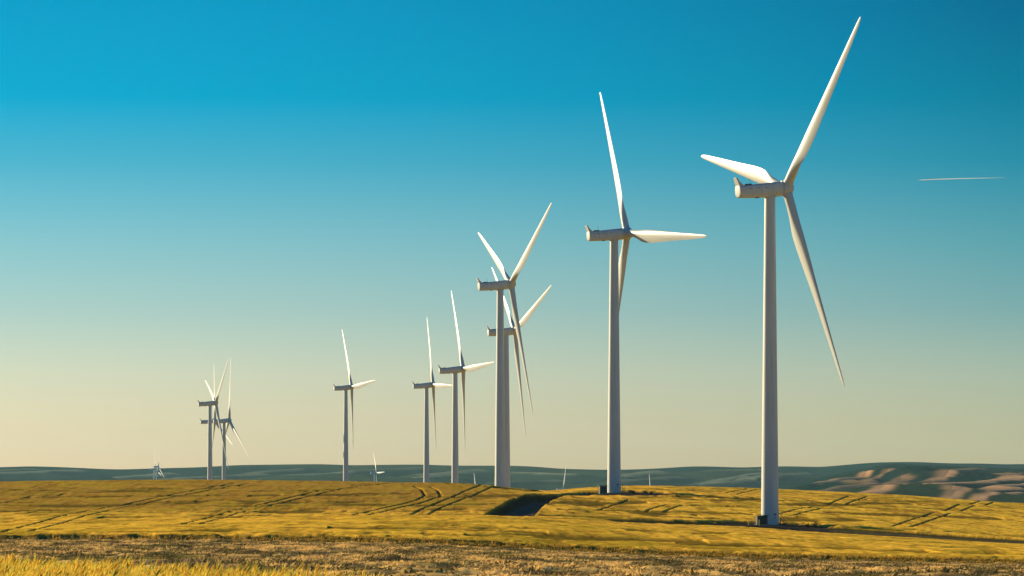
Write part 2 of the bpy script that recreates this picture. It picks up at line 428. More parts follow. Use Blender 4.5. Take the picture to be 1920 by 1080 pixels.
# verges, tracks, road, pads cut into the crop
def carve(Pl, W, floor, colr, cut, bankL=0.0, vw=1.5, vcol=None, vleft=None):
    vcol = verge if vcol is None else vcol
    global Z, C
    m = (D > 760) & (D < 1500) & (np.abs(X) < 220)
    d, wd, side = seg_dist(X[m], D[m], Pl, W)
    zs = soil_z(X[m], D[m])
    c_ = C[m]; z_ = Z[m]
    lane = 1 - sstep(wd - 0.4, wd + 0.5, d)
    vw = vw if vleft is None else np.where(side > 0, vleft, vw)
    ver = (1 - sstep(wd + vw, wd + vw + 0.8, d))
    n = fbm(X[m] / 1.5, D[m] / 2.5, 50, 3)
    z_ = z_ * (1 - ver) + (zs + 0.12 + 0.25 * (n - 0.4)) * ver
    # the cut: ground drops towards the lane
    drop = cut * (1 - sstep(wd, wd + bankL, d)) if bankL > 0 else cut * lane
    z_ = z_ - drop
    z_ = z_ * (1 - lane) + (zs - cut + 0.03 * n) * lane
    c_ = c_ + (vcol * (0.7 + 0.7 * n[:, None]) - c_) * ver[:, None]
    c_ = c_ + (colr * (0.8 + 0.45 * n[:, None]) - c_) * (lane * floor)[:, None]
    Z[m] = z_; C[m] = c_
carve(TRACK, TRACKW, 0.35, gravel, 0.1, 1.0, vw=3.6, vcol=np.array([.055, .048, .014]))
carve(ROAD, ROADW, 1.0, gravel * 1.25, 1.9, 1.3, vw=0.5, vcol=np.array([.045, .033, .016]), vleft=0.9)
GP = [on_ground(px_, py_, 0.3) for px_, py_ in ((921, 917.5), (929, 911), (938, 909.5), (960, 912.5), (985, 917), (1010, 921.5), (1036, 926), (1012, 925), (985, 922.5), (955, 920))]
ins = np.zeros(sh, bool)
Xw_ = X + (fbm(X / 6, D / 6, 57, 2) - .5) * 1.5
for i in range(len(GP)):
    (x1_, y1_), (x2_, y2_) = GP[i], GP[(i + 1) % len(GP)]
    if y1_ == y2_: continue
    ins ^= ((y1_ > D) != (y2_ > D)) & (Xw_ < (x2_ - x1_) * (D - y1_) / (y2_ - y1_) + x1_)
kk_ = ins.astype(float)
C = lerp(C, full(np.array([.045, .055, .012])) * (0.6 + 0.8 * fbm(X / 2, D / 4, 58, 3))[..., None], kk_)  # green grass on the crest shoulder, slope shade painted into its dark colour
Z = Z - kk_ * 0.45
for (px_, pd_, ra, rb) in PADS:
    q = np.hypot((X - px_) / ra, (D - pd_) / rb) + (fbm(X / 2, D / 2, 55, 2) - 0.5) * 0.25
    k = 1 - sstep(0.9, 1.05, q)
    zt = soil_z(X, D) + 0.02
    Z = Z * (1 - k) + zt * k
    C = lerp(C, full(gravel * 0.55) * (0.8 + 0.5 * vnoise(X, D, 56))[..., None], k)
V = np.stack([X, D, Z], -1).reshape(-1, 3)
nr, nc = sh
idx = np.arange(nr * nc).reshape(nr, nc)
faces = np.stack([idx[:-1, :-1], idx[:-1, 1:], idx[1:, 1:], idx[1:, :-1]], -1).reshape(-1, 4)
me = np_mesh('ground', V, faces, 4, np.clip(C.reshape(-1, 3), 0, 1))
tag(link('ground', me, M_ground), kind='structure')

def ground_at(x, d):
    return float(soil_z(np.array([float(x)]), np.array([float(d)]))[0])

# ---------------------------------------------------------------- far hills
SKYL = [(-600,878),(-200,879),(0,876),(60,874),(120,876),(220,880.5),(300,878),(380,876),(440,872),(520,871),(600,870),(660,872.5),(720,871.5),
        (760,871),(800,871),(840,873),(900,873),(960,873),(1010,875),(1040,878.5),(1090,880),(1140,881),(1200,880),(1240,878),
        (1300,874),(1350,875),(1390,877),(1430,875),(1480,874),(1540,876),(1580,872),(1640,867),(1720,866),(1780,869),
        (1850,869),(1880,871),(1920,870),(2100,868),(2500,874)]
RB = [(-600,960),(1300,960),(1450,940),(1540,930),(1592,921),(1640,914),(1690,909.5),(1745,909.5),(1790,912),(1840,919),(1890,922),(1920,923),(2100,930),(2500,925)]
RC = [(-600,960),(1250,955),(1400,932),(1527,917),(1570,906),(1615,896),(1665,888),(1715,881),(1790,878),(1865,884),(1920,886),(2100,882),(2500,890)]
RD = [(-600,950),(1400,935),(1500,912),(1567,899),(1590,891),(1640,882),(1690,876),(1760,877),(1920,882),(2500,880)]
RA = [(-600,905),(0,899),(120,897),(300,905),(420,900),(560,892),(700,897),(850,903),(1000,912),(1150,903),(1290,897),(1400,900),(1500,905),(1600,930),(2500,940)]
def crest(tab_, px, dist):
    a = np.array(tab_, float)
    g = np.arange(-600, 2501, 6.0)
    yv = np.interp(g, a[:, 0], a[:, 1]); ker = np.exp(-0.5 * (np.arange(-9, 10) / 3.0) ** 2); ker /= ker.sum()
    yv = np.convolve(np.pad(yv, 9, mode='edge'), ker, 'valid')
    return -(np.interp(px, g, yv) - HY) * dist / F
hu = np.concatenate([np.linspace(-0.8, -0.17, 30)[:-1], np.linspace(-0.17, 0.17, 1300), np.linspace(0.17, 0.8, 30)[1:]])
hd = np.concatenate([np.arange(3950, 4700, 40), np.arange(4700, 8400, 18), np.arange(8400, 9500, 40), np.arange(9500, 14000, 36), np.array([14300, 14800, 15500.])])
HU, HD = np.meshgrid(hu, hd); HX = HU * HD; hpx = 960 + F * HU
def ridge(tab_, dist, wf, wb, warp=500, seed=1):
    # the crest line wanders in depth
    dc = dist + warp * (fbm(HX / 900, HX * 0 + seed, 60 + seed, 3) - 0.5)
    zc = crest(tab_, hpx, dist)
    t = HD - dc
    s = np.where(t < 0, np.exp(-0.5 * (t / wf) ** 2), np.exp(-0.5 * (t / wb) ** 2))
    return -92 + (zc + 92) * s
zr = np.full(HX.shape, -92.0)
for z_ in (ridge(RB, 5200, 520, 420, 300, 1), ridge(RC, 6700, 800, 500, 400, 2), ridge(RD, 8600, 800, 600, 400, 3), ridge(RA, 10300, 420, 500, 300, 4)):
    zr = np.logaddexp(zr / 4, z_ / 4) * 4
# spurs and dry draws running down towards the camera's left
ax = (HX * 0.80 + HD * 0.60); ay = (-HX * 0.60 + HD * 0.80)
wv = fbm(ax / 1400, ay / 1400, 66, 3) * 700
rg = 1 - np.abs(2 * fbm((ax + wv) / 430, (ay - wv) / 1500, 70, 4, 0.45) - 1)
rg2 = 1 - np.abs(2 * fbm((ax - wv) / 90, (ay + wv) / 500, 74, 3) - 1)
slope_zone = sstep(-92, -60, zr)
zr = zr + slope_zone * ((rg - 0.75) * 46 + (rg2 - 0.75) * 14) - 3
zr = np.where(True, zr, zr)
zs_ = ridge(SKYL, 12600, 1150, 900, 0, 5)
zs_ = zs_ + (rg - 0.75) * 34 * sstep(12500, 11700, HD) * sstep(-92, -50, zs_)
zr = np.logaddexp(zr / 3, zs_ / 3) * 3 - 0.0
zr = np.where(HD > 14200, -120, zr)
# keep everything in front of the skyline ridge below the skyline
lim = crest(SKYL, hpx, 12600) / 12600 * HD - 3.0 * HD / F
k = sstep(12350, 12000, HD)
zr = np.where((HD < 12350), np.minimum(zr, lim * k + zr * (1 - k)), zr)
# named spurs: crest lines between two picture points at given distances (x, y, distance) with a tint
SPURS = [
 ((1665,885,7000),(1567,902,6300),1.0,.17), ((1700,888,6900),(1575,919,5700),.5,.16), ((1725,896,6500),(1600,921,5600),.4,.16), ((1620,899,6200),(1560,919,5600),.5,.16),
 ((1925,894,6400),(1748,908,5600),1.2,.12), ((1900,886,7000),(1745,900,6100),.6,.14), ((1925,905,6000),(1860,913,5500),1.0,.16),
 ((1880,916,5400),(1758,934,4800),.9,.16), ((1930,922,5300),(1800,939,4700),1.0,.14), ((1700,909,5200),(1590,923,4800),1.1,.12), ((1790,912,5200),(1765,918,4900),.8,.2),
 ((1560,905,8200),(1500,918,7400),.4,.14), ((1427,883,11000),(1310,905,10000),.5,.1), ((1430,890,10600),(1360,903,9900),.4,.1), ((1500,885,11000),(1440,892,10200),.3,.1),
 ((1215,882,11300),(1165,891,10500),.5,.1), ((1260,893,10500),(1165,899,9900),.3,.1), ((1075,888,11000),(955,884,11600),.4,.08), ((1050,899,10500),(950,902,10000),.3,.1),
 ((900,879,11600),(800,889,10900),.35,.08), ((850,884,11200),(730,901,10200),.5,.1), ((780,875,11800),(650,882,11200),.3,.08),
 ((560,878,11700),(440,890,10800),.35,.08), ((640,884,11200),(560,889,10700),.45,.08), ((320,886,11300),(203,896,10500),.6,.1), ((400,892,10800),(300,897,10300),.4,.1),
 ((120,880,11700),(0,886,11100),.5,.08), ((60,878,11800),(-80,883,11300),.3,.08), ((1430,879,11600),(1330,881,11400),.3,.06), ((1840,878,8200),(1640,888,7600),.5,.12)]
spur_t = np.zeros(HX.shape)
for (a_, b_, tint_, sl_) in SPURS:
    ax_, ay_ = (a_[0] - 960) / F * a_[2], a_[2]; bx_, by_ = (b_[0] - 960) / F * b_[2], b_[2]
    az_, bz_ = -(a_[1] - HY) / F * a_[2], -(b_[1] - HY) / F * b_[2]
    ux, uy = bx_ - ax_, by_ - ay_; l2 = ux * ux + uy * uy
    wob = (fbm(HX / 260, HD / 260, 95, 2) - .5) * 90
    t_ = np.clip(((HX - ax_ + wob) * ux + (HD - ay_) * uy) / l2, 0, 1)
    d_ = np.hypot(HX - ax_ + wob - t_ * ux, HD - ay_ - t_ * uy)
    line = az_ + (bz_ - az_) * t_ - sl_ * 1.9 * (np.sqrt(d_ * d_ + 9 ** 2) - 9)
    zr = np.logaddexp(zr / 1.6, np.maximum(line, -200) / 1.6) * 1.6
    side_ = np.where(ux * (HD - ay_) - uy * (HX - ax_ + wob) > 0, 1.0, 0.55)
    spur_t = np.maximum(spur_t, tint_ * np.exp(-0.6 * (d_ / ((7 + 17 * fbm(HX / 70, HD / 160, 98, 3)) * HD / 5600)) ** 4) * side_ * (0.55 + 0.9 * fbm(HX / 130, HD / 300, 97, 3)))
tan = np.array([0.36, 0.21, 0.11]); dgreen = np.array([0.006, 0.024, 0.020]); olive = np.array([0.06, 0.08, 0.03])
hc = np.broadcast_to(dgreen, HX.shape + (3,)).copy()
ol = sstep(0.50, 0.62, fbm(ax / 900, ay / 3200, 80, 4))
hc = lerp(hc, np.broadcast_to(olive, hc.shape), ol * 0.45)
tn = sstep(0.50, 0.60, fbm(ax / 500, ay / 2600, 84, 4)) * (0.25 + 0.75 * sstep(1450, 1650, hpx * 0 + hpx)) * sstep(0.62, 0.8, rg)
tn = tn * np.where(HD > 9800, 0.35, 1.0)
tn = np.maximum(tn, sstep(1500, 1650, hpx) * sstep(9000, 6000, HD) * sstep(0.44, 0.56, fbm(ax / 380, ay / 2000, 88, 4)) * 0.9)
tn = tn * 0.02
rightside = sstep(1480, 1620, hpx)
hc = lerp(hc, np.broadcast_to(tan, hc.shape), np.clip(tn, 0, 1))
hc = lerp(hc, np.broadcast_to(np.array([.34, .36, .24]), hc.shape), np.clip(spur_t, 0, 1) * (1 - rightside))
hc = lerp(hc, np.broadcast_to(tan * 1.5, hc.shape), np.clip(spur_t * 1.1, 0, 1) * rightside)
hc = hc * (0.8 + 0.4 * fbm(HX / 60, HD / 160, 99, 4))[..., None]
Vh = np.stack([HX, HD, zr], -1).reshape(-1, 3)
nr, nc = HX.shape; idx = np.arange(nr * nc).reshape(nr, nc)
faces = np.stack([idx[:-1, :-1], idx[:-1, 1:], idx[1:, 1:], idx[1:, :-1]], -1).reshape(-1, 4)
tag(link('hills', np_mesh('hills', Vh, faces, 4, hc.reshape(-1, 3)), M_hill), kind='structure')

# ---------------------------------------------------------------- wind turbine
TILT = R_(4.6); CONE = 0.0735; OH = 4.36
def airfoil(chord, thick, n=14):
    pts = []
    for i in range(n):                      # suction side (towards -x), leading edge to trailing edge
        t = (1 - math.cos(math.pi * i / (n - 1))) / 2
        y = 5 * thick * (0.2969 * math.sqrt(t) - 0.126 * t - 0.3516 * t * t + 0.2843 * t ** 3 - 0.1036 * t ** 4)
        pts.append((-(y * 1.15 + 0.02 * math.sin(math.pi * t)) * chord, (0.32 - t) * chord))
    for i in range(n - 2, 0, -1):
        t = (1 - math.cos(math.pi * i / (n - 1))) / 2
        y = 5 * thick * (0.2969 * math.sqrt(t) - 0.126 * t - 0.3516 * t * t + 0.2843 * t ** 3 - 0.1036 * t ** 4)
        pts.append(((y * 0.8 - 0.02 * math.sin(math.pi * t)) * chord, (0.32 - t) * chord))
    return pts
def blade_mesh():
    bm = bmesh.new(); rings = []
    kr = [1.3, 2.4, 5.0, 8.0, 11.0, 14.0, 18.0, 24.0, 30.0, 38.0, 44.0, 48.0, 49.4, 50.1, 50.4]
    kc = [2.2, 2.2, 2.6, 3.35, 3.9, 4.05, 3.85, 3.2, 2.65, 2.0, 1.5, 1.1, .82, .5, .12]
    kt = [1, 1, .74, .48, .35, .30, .265, .235, .22, .2, .19, .18, .18, .18, .18]
    kw = [15, 15, 14.5, 13, 10.5, 8, 5.5, 3, 1.2, .2, -.6, -1, -1, -1, -1]
    st = np.concatenate([np.linspace(1.3, 20, 26), np.linspace(21.5, 48, 20), [49.0, 49.7, 50.1, 50.4]])
    def sm(ky):
        xs = np.linspace(-3, 54, 600); ys = np.interp(xs, kr, ky)
        g = np.exp(-0.5 * (np.arange(-24, 25) / 9.0) ** 2); g /= g.sum()
        return np.interp(st, xs, np.convolve(np.pad(ys, 24, mode='edge'), g, 'valid'))
    ch, th, tw = sm(kc), sm(kt), sm(kw)
    ch = np.where(st > 47.5, np.interp(st, kr, kc), ch)
    for r, c, t, b in zip(st, ch, th, tw):
        af = airfoil(c, t)
        mix = min(1, max(0, (r - 2.4) / 9.5)); mix = mix * mix * (3 - 2 * mix)
        n = len(af); ring = []
        for i, (x, y) in enumerate(af):
            a = 2 * math.pi * i / n
            cxp, cyp = -math.sin(a) * 1.1, math.cos(a) * 1.1
            px, py = cxp * (1 - mix) + x * mix, cyp * (1 - mix) + y * mix
            cb, sb = math.cos(R_(b)), math.sin(R_(b))
            # leading edge (+y) turned into the wind (+x)
            ring.append((px * cb + py * sb, -px * sb + py * cb, r))
        rings.append(ring)
    loft(bm, rings)
    bmesh.ops.recalc_face_normals(bm, faces=bm.faces)
    me = bpy.data.meshes.new('blade'); bm.to_mesh(me); bm.free()
    me.polygons.foreach_set('use_smooth', np.ones(len(me.polygons), bool))
    me.set_sharp_from_angle(angle=R_(55))
    me.materials.append(M_paint)
    return me
def nacelle_ring(x, hw, top, bot, e=3.4, n=36):
    r = []
    for i in range(n):
        a = 2 * math.pi * i / n
        c, s = math.cos(a), math.sin(a)
        y = hw * math.copysign(abs(c) ** (2 / e), c)
        z = (top if s > 0 else bot) * math.copysign(abs(s) ** (2 / e), s)
        r.append((x, y, z))
    return r
def make_turbine():
    root = bpy.data.objects.new('wind_turbine', None); COL.objects.link(root)
    root.empty_display_size = 4
    # tower: four rolled sections with thin flange lines
    bm = bmesh.new(); H = 78.05; rings = []
    zs = [-4.0, 0.0, 0.02]
    for k, zf in enumerate((19.0, 38.5, 58.5)): zs += [zf - 0.09, zf - 0.06, zf + 0.06, zf + 0.09]
    zs += [H]
    for z in zs:
        t = max(0, z) / H; r = 2.12 * (1 - t) + 1.28 * t
        r += 0.03 if any(abs(z - zf) < 0.07 for zf in (19, 38.5, 58.5)) else 0
        rings.append([(r * math.cos(2 * math.pi * i / 56), r * math.sin(2 * math.pi * i / 56), z) for i in range(56)])
    loft(bm, rings)
    from_bm('tower', bm, M_paint, root, angle=40)
    fr = Matrix.Translation((0, 0, 80)) @ Matrix.Rotation(-TILT, 4, 'Y')
    bm = bmesh.new()
    rs = []
    for x, hw, tp, bt, e in ((-8.75, 1.05, .95, 1.2, 2.6), (-8.7, 1.3, 1.1, 1.5, 3), (-8.45, 1.48, 1.2, 1.72, 3.4), (-6.5, 1.55, 1.27, 1.86, 3.4), (-3, 1.62, 1.42, 1.93, 3.3),
                             (0, 1.68, 1.56, 1.97, 3.0), (2.0, 1.72, 1.68, 1.95, 2.6), (2.85, 1.72, 1.70, 1.86, 2.2), (2.98, 1.64, 1.62, 1.76, 2.1)):
        rs.append(nacelle_ring(x, hw, tp, bt, e))
    loft(bm, rs)
    nac = from_bm('nacelle', bm, M_paint, root, angle=35); nac.matrix_local = fr
    # yaw collar under the nacelle
    bm = bmesh.new(); cyl(bm, (0, 0, 77.9), (0, 0, 78.35), 1.45, 1.45, 48)
    from_bm('yaw_bearing', bm, M_paint, root, angle=40)
    # rear mast fin, leaning back
    bm = bmesh.new()
    loft(bm, [[(-8.6, -1.15, .95), (-7.35, -1.15, 1.05), (-7.35, 1.15, 1.05), (-8.6, 1.15, .95)],
              [(-8.95, -.95, 2.1), (-8.4, -.95, 2.1), (-8.4, .95, 2.1), (-8.95, .95, 2.1)],
              [(-9.25, -.7, 3.15), (-8.95, -.7, 3.15), (-8.95, .7, 3.15), (-9.25, .7, 3.15)]])
    bevel(bm, 0.05, 1)
    from_bm('tail_fin', bm, M_paint, nac, angle=30)
    bm = bmesh.new(); box(bm, -6.2, 0, 1.36, 1.9, 2.0, .22); bevel(bm, .04, 1)
    from_bm('roof_hatch', bm, M_dark, nac)
    bm = bmesh.new(); box(bm, -3.9, -.5, -1.93, .8, .8, .16); bevel(bm, .03, 1)
    from_bm('floor_hatch', bm, M_dark, nac)
    for vx in (-6.0, -3.9, -1.8):
        bm = bmesh.new(); box(bm, vx, -1.555 - (vx + 6) * .018, .35, .8, .12, .09)
        from_bm('vent', bm, M_dark, nac)
    for vx in (-7.3, -4.6, -1.9, .8):       # panel joints
        t_ = (vx + 8.45) / 11.0
        hw = 1.5 + .2 * t_; tp = 1.22 + .42 * t_; bt = 1.76 + .2 * t_
        bm = bmesh.new(); loft(bm, [nacelle_ring(vx - .03, hw + .012, tp + .012, bt + .012, 3.2), nacelle_ring(vx + .03, hw + .012, tp + .012, bt + .012, 3.2)])
        from_bm('panel_joint', bm, M_joint, nac)
    bm = bmesh.new()
    cyl(bm, (-5.0, .5, 1.2), (-5.0, .5, 2.6), .035, seg=8); box(bm, -5.0, .5, 2.4, .05, .5, .05); cyl(bm, (-5.0, .72, 2.4), (-5.0, .72, 2.65), .05, seg=8)
    from_bm('wind_mast', bm, M_dark, nac)
    bm = bmesh.new(); loft(bm, [[(x, r * math.cos(2 * math.pi * i / 40), r * math.sin(2 * math.pi * i / 40)) for i in range(40)] for x, r in ((2.9, 1.58), (3.08, 1.58))])
    from_bm('hub_seam', bm, M_dark, nac)
    # hub with spinner and three blade collars
    prof = [(3.0, 1.55), (3.06, 1.74), (3.5, 1.84), (4.3, 1.9), (5.0, 1.82), (5.5, 1.6), (5.9, 1.2), (6.15, .7), (6.24, .25), (6.25, .02)]
    bm = bmesh.new()
    loft(bm, [[(x - OH, r * math.cos(2 * math.pi * i / 40), r * math.sin(2 * math.pi * i / 40)) for i in range(40)] for x, r in prof])
    for k in range(3):
        mk = Matrix.Rotation(k * 2 * math.pi / 3, 4, 'X') @ Matrix.Rotation(CONE, 4, 'Y')
        m = mk @ Matrix.Translation((0, 0, 1.6))
        bmesh.ops.create_cone(bm, cap_ends=True, segments=36, radius1=1.2, radius2=1.17, depth=1.3, matrix=m)
    hub = from_bm('hub', bm, M_paint, root, angle=40)
    bme = blade_mesh(); blades = []
    for k in range(3):
        b = bpy.data.objects.new('blade', bme); COL.objects.link(b); b.parent = root; b['k'] = k
        blades.append(b)
    root['proto'] = 1
    return root
def set_rotor(root, phase):
    fr = Matrix.Translation((0, 0, 80)) @ Matrix.Rotation(-TILT, 4, 'Y') @ Matrix.Translation((OH, 0, 0))
    kk = 0
    for ch in root.children:
        if ch.name.startswith('hub'):
            ch.matrix_local = fr @ Matrix.Rotation(phase, 4, 'X')
        elif ch.name.startswith('blade'):
            ch.matrix_local = fr @ Matrix.Rotation(phase + kk * 2 * math.pi / 3, 4, 'X') @ Matrix.Rotation(CONE, 4, 'Y')
            kk += 1
def copy_tree(o, parent=None):
    c = o.copy(); COL.objects.link(c); c.parent = parent
    for ch in list(o.children): copy_tree(ch, c)
    return c
proto = make_turbine()
for ch in proto.children:
    if 'k' in ch: del ch['k']
del proto['proto']
LABELS = [
 'nearest and tallest white wind turbine, beside a dark green kiosk with yellow posts',
 'second nearest white wind turbine, right of the road bend, one blade level',
 'wind turbine on the crest left of the road, in front of a half hidden one',
 'wind turbine half hidden behind the tower on the crest left of the road',
 'wind turbine left of the overlapping pair, its level blade reaching the bigger tower',
 'wind turbine second to the left of the overlapping pair, nearest the isolated one',
 'isolated wind turbine left of centre, standing alone with a blade pointing right',
 'front wind turbine of the cluster of three at left, two blades forming a V',
 'rightmost wind turbine of the cluster of three at left, one blade straight up',
 'rear wind turbine of the cluster of three at left, its tower behind the front tower',
 'tiny distant wind turbine at far left, front one of a tiny pair',
 'tiny distant wind turbine at far left, rear one of a tiny pair',
 'tiny distant wind turbine against the hills, just right of the isolated turbine',
 'distant wind turbine showing only a blade tip, just left of the overlapping pair',
 'distant wind turbine showing one slanting blade above the field right of the road',
 'distant wind turbine showing only a blade tip between the two nearest turbines']
def far(hx, hy, rp, yaw, ph):
    d = F * 50.4 / rp; return ((hx - 960) / F * d - 4.0, d, (HY - hy) / F * d - 80, yaw, ph)
ALL = TURB + [far(297, 875, 37.5, 18, 6), far(291.5, 879, 36.5, 18, 352), far(706, 887, 44.5, 18, 328),
              far(893, 929, 44.5, 18, 340), far(1056, 917, 49, 18, 20), far(1220, 932.5, 44.5, 18, 350)]
turbs = []
for i, (x, d, z, yaw, ph) in enumerate(ALL):
    t = proto if i == 0 else copy_tree(proto)
    turbs.append(t)
for t, (x, d, z, yaw, ph), lab in zip(turbs, ALL, LABELS):
    t.location = (x, d, z); t.rotation_euler = (0, 0, R_(yaw))
    set_rotor(t, R_(ph))
    tag(t, lab, 'wind turbine', 'white wind turbines of the farm')

# tower foot details on the two near turbines (in the tower's own frame)
def foot(t, yaw):
    inv = Matrix.Rotation(-R_(yaw), 4, 'Z')
    def add(name, bm, m, parent=None, **k):
        o = from_bm(name, bm, m, parent or t, **k)
        if parent is None: o.matrix_local = inv
        return o
    a = R_(-58)
    c, s = math.cos(a), math.sin(a)
    mm = Matrix.Rotation(a, 4, 'Z')
    bm = bmesh.new(); box(bm, 2.12, 0, 2.65, .06, .62, .42, mm); add('sign_plate', bm, M_sign)
    bm = bmesh.new()
    vs = [bm.verts.new(mm @ Vector((2.13 + dx, y, z))) for dx in (0, .05) for (y, z) in ((-.2, 1.95), (.2, 1.95), (0, 1.6))]
    bm.faces.new(vs[:3]); bm.faces.new(vs[3:])
    for i in range(3): bm.faces.new((vs[i], vs[(i + 1) % 3], vs[(i + 1) % 3 + 3], vs[i + 3]))
    add('warning_triangle', bm, M_sign)
    # door, landing and stair on the right hand side
    bm = bmesh.new(); box(bm, 2.06, 0, 2.85, .14, .95, 2.1); bevel(bm, .05, 2); add('door', bm, M_paint, angle=30)
    bm = bmesh.new()
    box(bm, 2.35, 0, 1.74, .6, 1.1, .07)
    for k in range(8): box(bm, 2.72 + k * .13, 0, 1.58 - k * .2, .2, .95, .04)
    for y in (-.5, .5):
        cyl(bm, (2.62, y, 1.72), (3.75, y, 0.02), .05, seg=6)
        cyl(bm, (2.55, y, 0), (2.55, y, 1.7), .04, seg=6)
    st = add('stair', bm, M_steel)
    bm = bmesh.new()
    for y in (-.5, .5):
        cyl(bm, (2.1, y, 2.65), (2.62, y, 2.65), .025, seg=6); cyl(bm, (2.62, y, 2.65), (3.75, y, .95), .025, seg=6)
        for (xx, z0) in ((2.6, 1.72), (3.2, .83), (3.72, .05)): cyl(bm, (xx, y, z0), (xx, y, z0 + .93), .02, seg=6)
    add('handrail', bm, M_steel, st)
    bm = bmesh.new(); cyl(bm, (0, 0, -.6), (0, 0, .14), 2.75, 2.75, 48); add('footing', bm, M_concrete, angle=40)
foot(turbs[0], 24.7); foot(turbs[1], 21.7)

# ---------------------------------------------------------------- transformer kiosks
def kiosk(x, d, wd, hh, lab):
    z = ground_at(x, d) + .02
    root = bpy.data.objects.new('transformer_kiosk', None); COL.objects.link(root)
    root.location = (x, d, z); root.rotation_euler = (0, 0, R_(8))
    tag(root, lab, 'transformer kiosk', 'dark green kiosks at the tower feet')
    bm = bmesh.new(); box(bm, 0, 0, -.1, wd + .3, 2.3, .5); from_bm('plinth', bm, M_concrete, root)
    bm = bmesh.new(); box(bm, 0, 0, .15 + (hh - .4) / 2, wd, 1.9, hh - .4)
    bevel(bm, .05, 1); bd = from_bm('body', bm, M_kiosk, root)
    for k in (-1, 1):
        bm = bmesh.new(); box(bm, k * wd * .24, -.975, .2 + (hh - .5) / 2, wd * .44, .05, hh - .7); bevel(bm, .015, 1)
        dr = from_bm('door', bm, M_kiosk, bd)
        bm = bmesh.new(); box(bm, k * .12, -1.03, hh * .48, .05, .06, .25); from_bm('handle', bm, M_steel, dr)
    bm = bmesh.new()
    vs = box(bm, -.1, 0, hh - .12, wd + .75, 2.5, .14)
    for v in vs: v.co.z += .10 * (1 if v.co.x < 0 else -.6)
    from_bm('roof', bm, M_kiosk, root)
    for k in (-1, 1):
        bm = bmesh.new(); cyl(bm, (-wd / 2 - .35, k * 1.1, 0), (-wd / 2 - .35, k * 1.1, hh - .1), .05, seg=8); from_bm('roof_post', bm, M_kiosk, root)
kiosk(58.9, 888.2, 2.5, 2.45, 'dark green kiosk with a flat overhanging roof beside the nearest turbine tower')
kiosk(28.0, 1157.0, 2.3, 2.5, 'dark kiosk with a flat roof beside the second nearest turbine tower, right of the road')

def bollard(px, d, h, lab):
    x = (px - 960) / F * d
    bm = bmesh.new(); cyl(bm, (0, 0, -.3), (0, 0, h - .08), .11, seg=14); cyl(bm, (0, 0, h - .08), (0, 0, h), .11, .06, seg=14)
    o = from_bm('bollard', bm, M_yellow, None, angle=40)
    o.location = (x, d, ground_at(x, d)); tag(o, lab, 'bollard', 'yellow posts by the kiosk')
bollard(1403.5, 882, 1.15, 'short yellow post standing clear to the left of the nearest kiosk')
bollard(1423.8, 884, 1.35, 'yellow post standing right in front of the nearest kiosk')

# ---------------------------------------------------------------- clumps of leaves: shrubs
def leaf_cloud(n, rx, ry, rz, size, cols):
    p = rng.normal(size=(n, 3)); p /= np.linalg.norm(p, axis=1)[:, None]
    p *= (rng.random(n) ** 0.4)[:, None]
    lump = 1 + 0.3 * np.sin(p[:, 0] * 5 + p[:, 1] * 3)
    c = p * np.array([rx, ry, rz]) * lump[:, None]; c[:, 2] = np.abs(c[:, 2])
    a = rng.normal(size=(n, 3)); a /= np.linalg.norm(a, axis=1)[:, None]
    b = np.cross(a, rng.normal(size=(n, 3))); b /= np.linalg.norm(b, axis=1)[:, None]
    s = size * (0.6 + 0.8 * rng.random(n))[:, None]
    V = np.stack([c - a * s, c + b * s * .4, c + a * s, c - b * s * .4], 1).reshape(-1, 3)
    fa = np.arange(4 * n).reshape(n, 4)
    cl = cols[rng.integers(0, len(cols), n)] * (0.7 + 0.6 * rng.random((n, 1)))
    return V, fa, np.repeat(cl, 4, 0)
def shrub(px, d, r, h, lab, name='shrub', cat='shrub'):
    x = (px - 960) / F * d
    V, fa, cl = leaf_cloud(int(420), r, r, h, .13, np.array([[.03, .035, .02], [.05, .04, .03], [.02, .03, .018]]))
    # stems
    o = link(name, np_mesh(name, V, fa, 4, cl), M_tuft, None, False)
    o.location = (x, d, ground_at(x, d) - .05); tag(o, lab, cat, 'dark weeds on the turbine pads')
shrub(1514, 884, .55, .95, 'dark round weed clump on the pad right of the nearest tower, left one of two')
shrub(1528, 884, .62, 1.15, 'rounder dark weed clump at the right end of the nearest turbine pad')
shrub(1104, 1150, .7, .9, 'dark weed clump on the road left of the second nearest turbine kiosk')
shrub(1187, 1153, .6, .9, 'dark weed clump just right of the second nearest turbine tower')
shrub(1221, 1152, .55, .8, 'small dark weed clump at the right end of the second turbine pad')

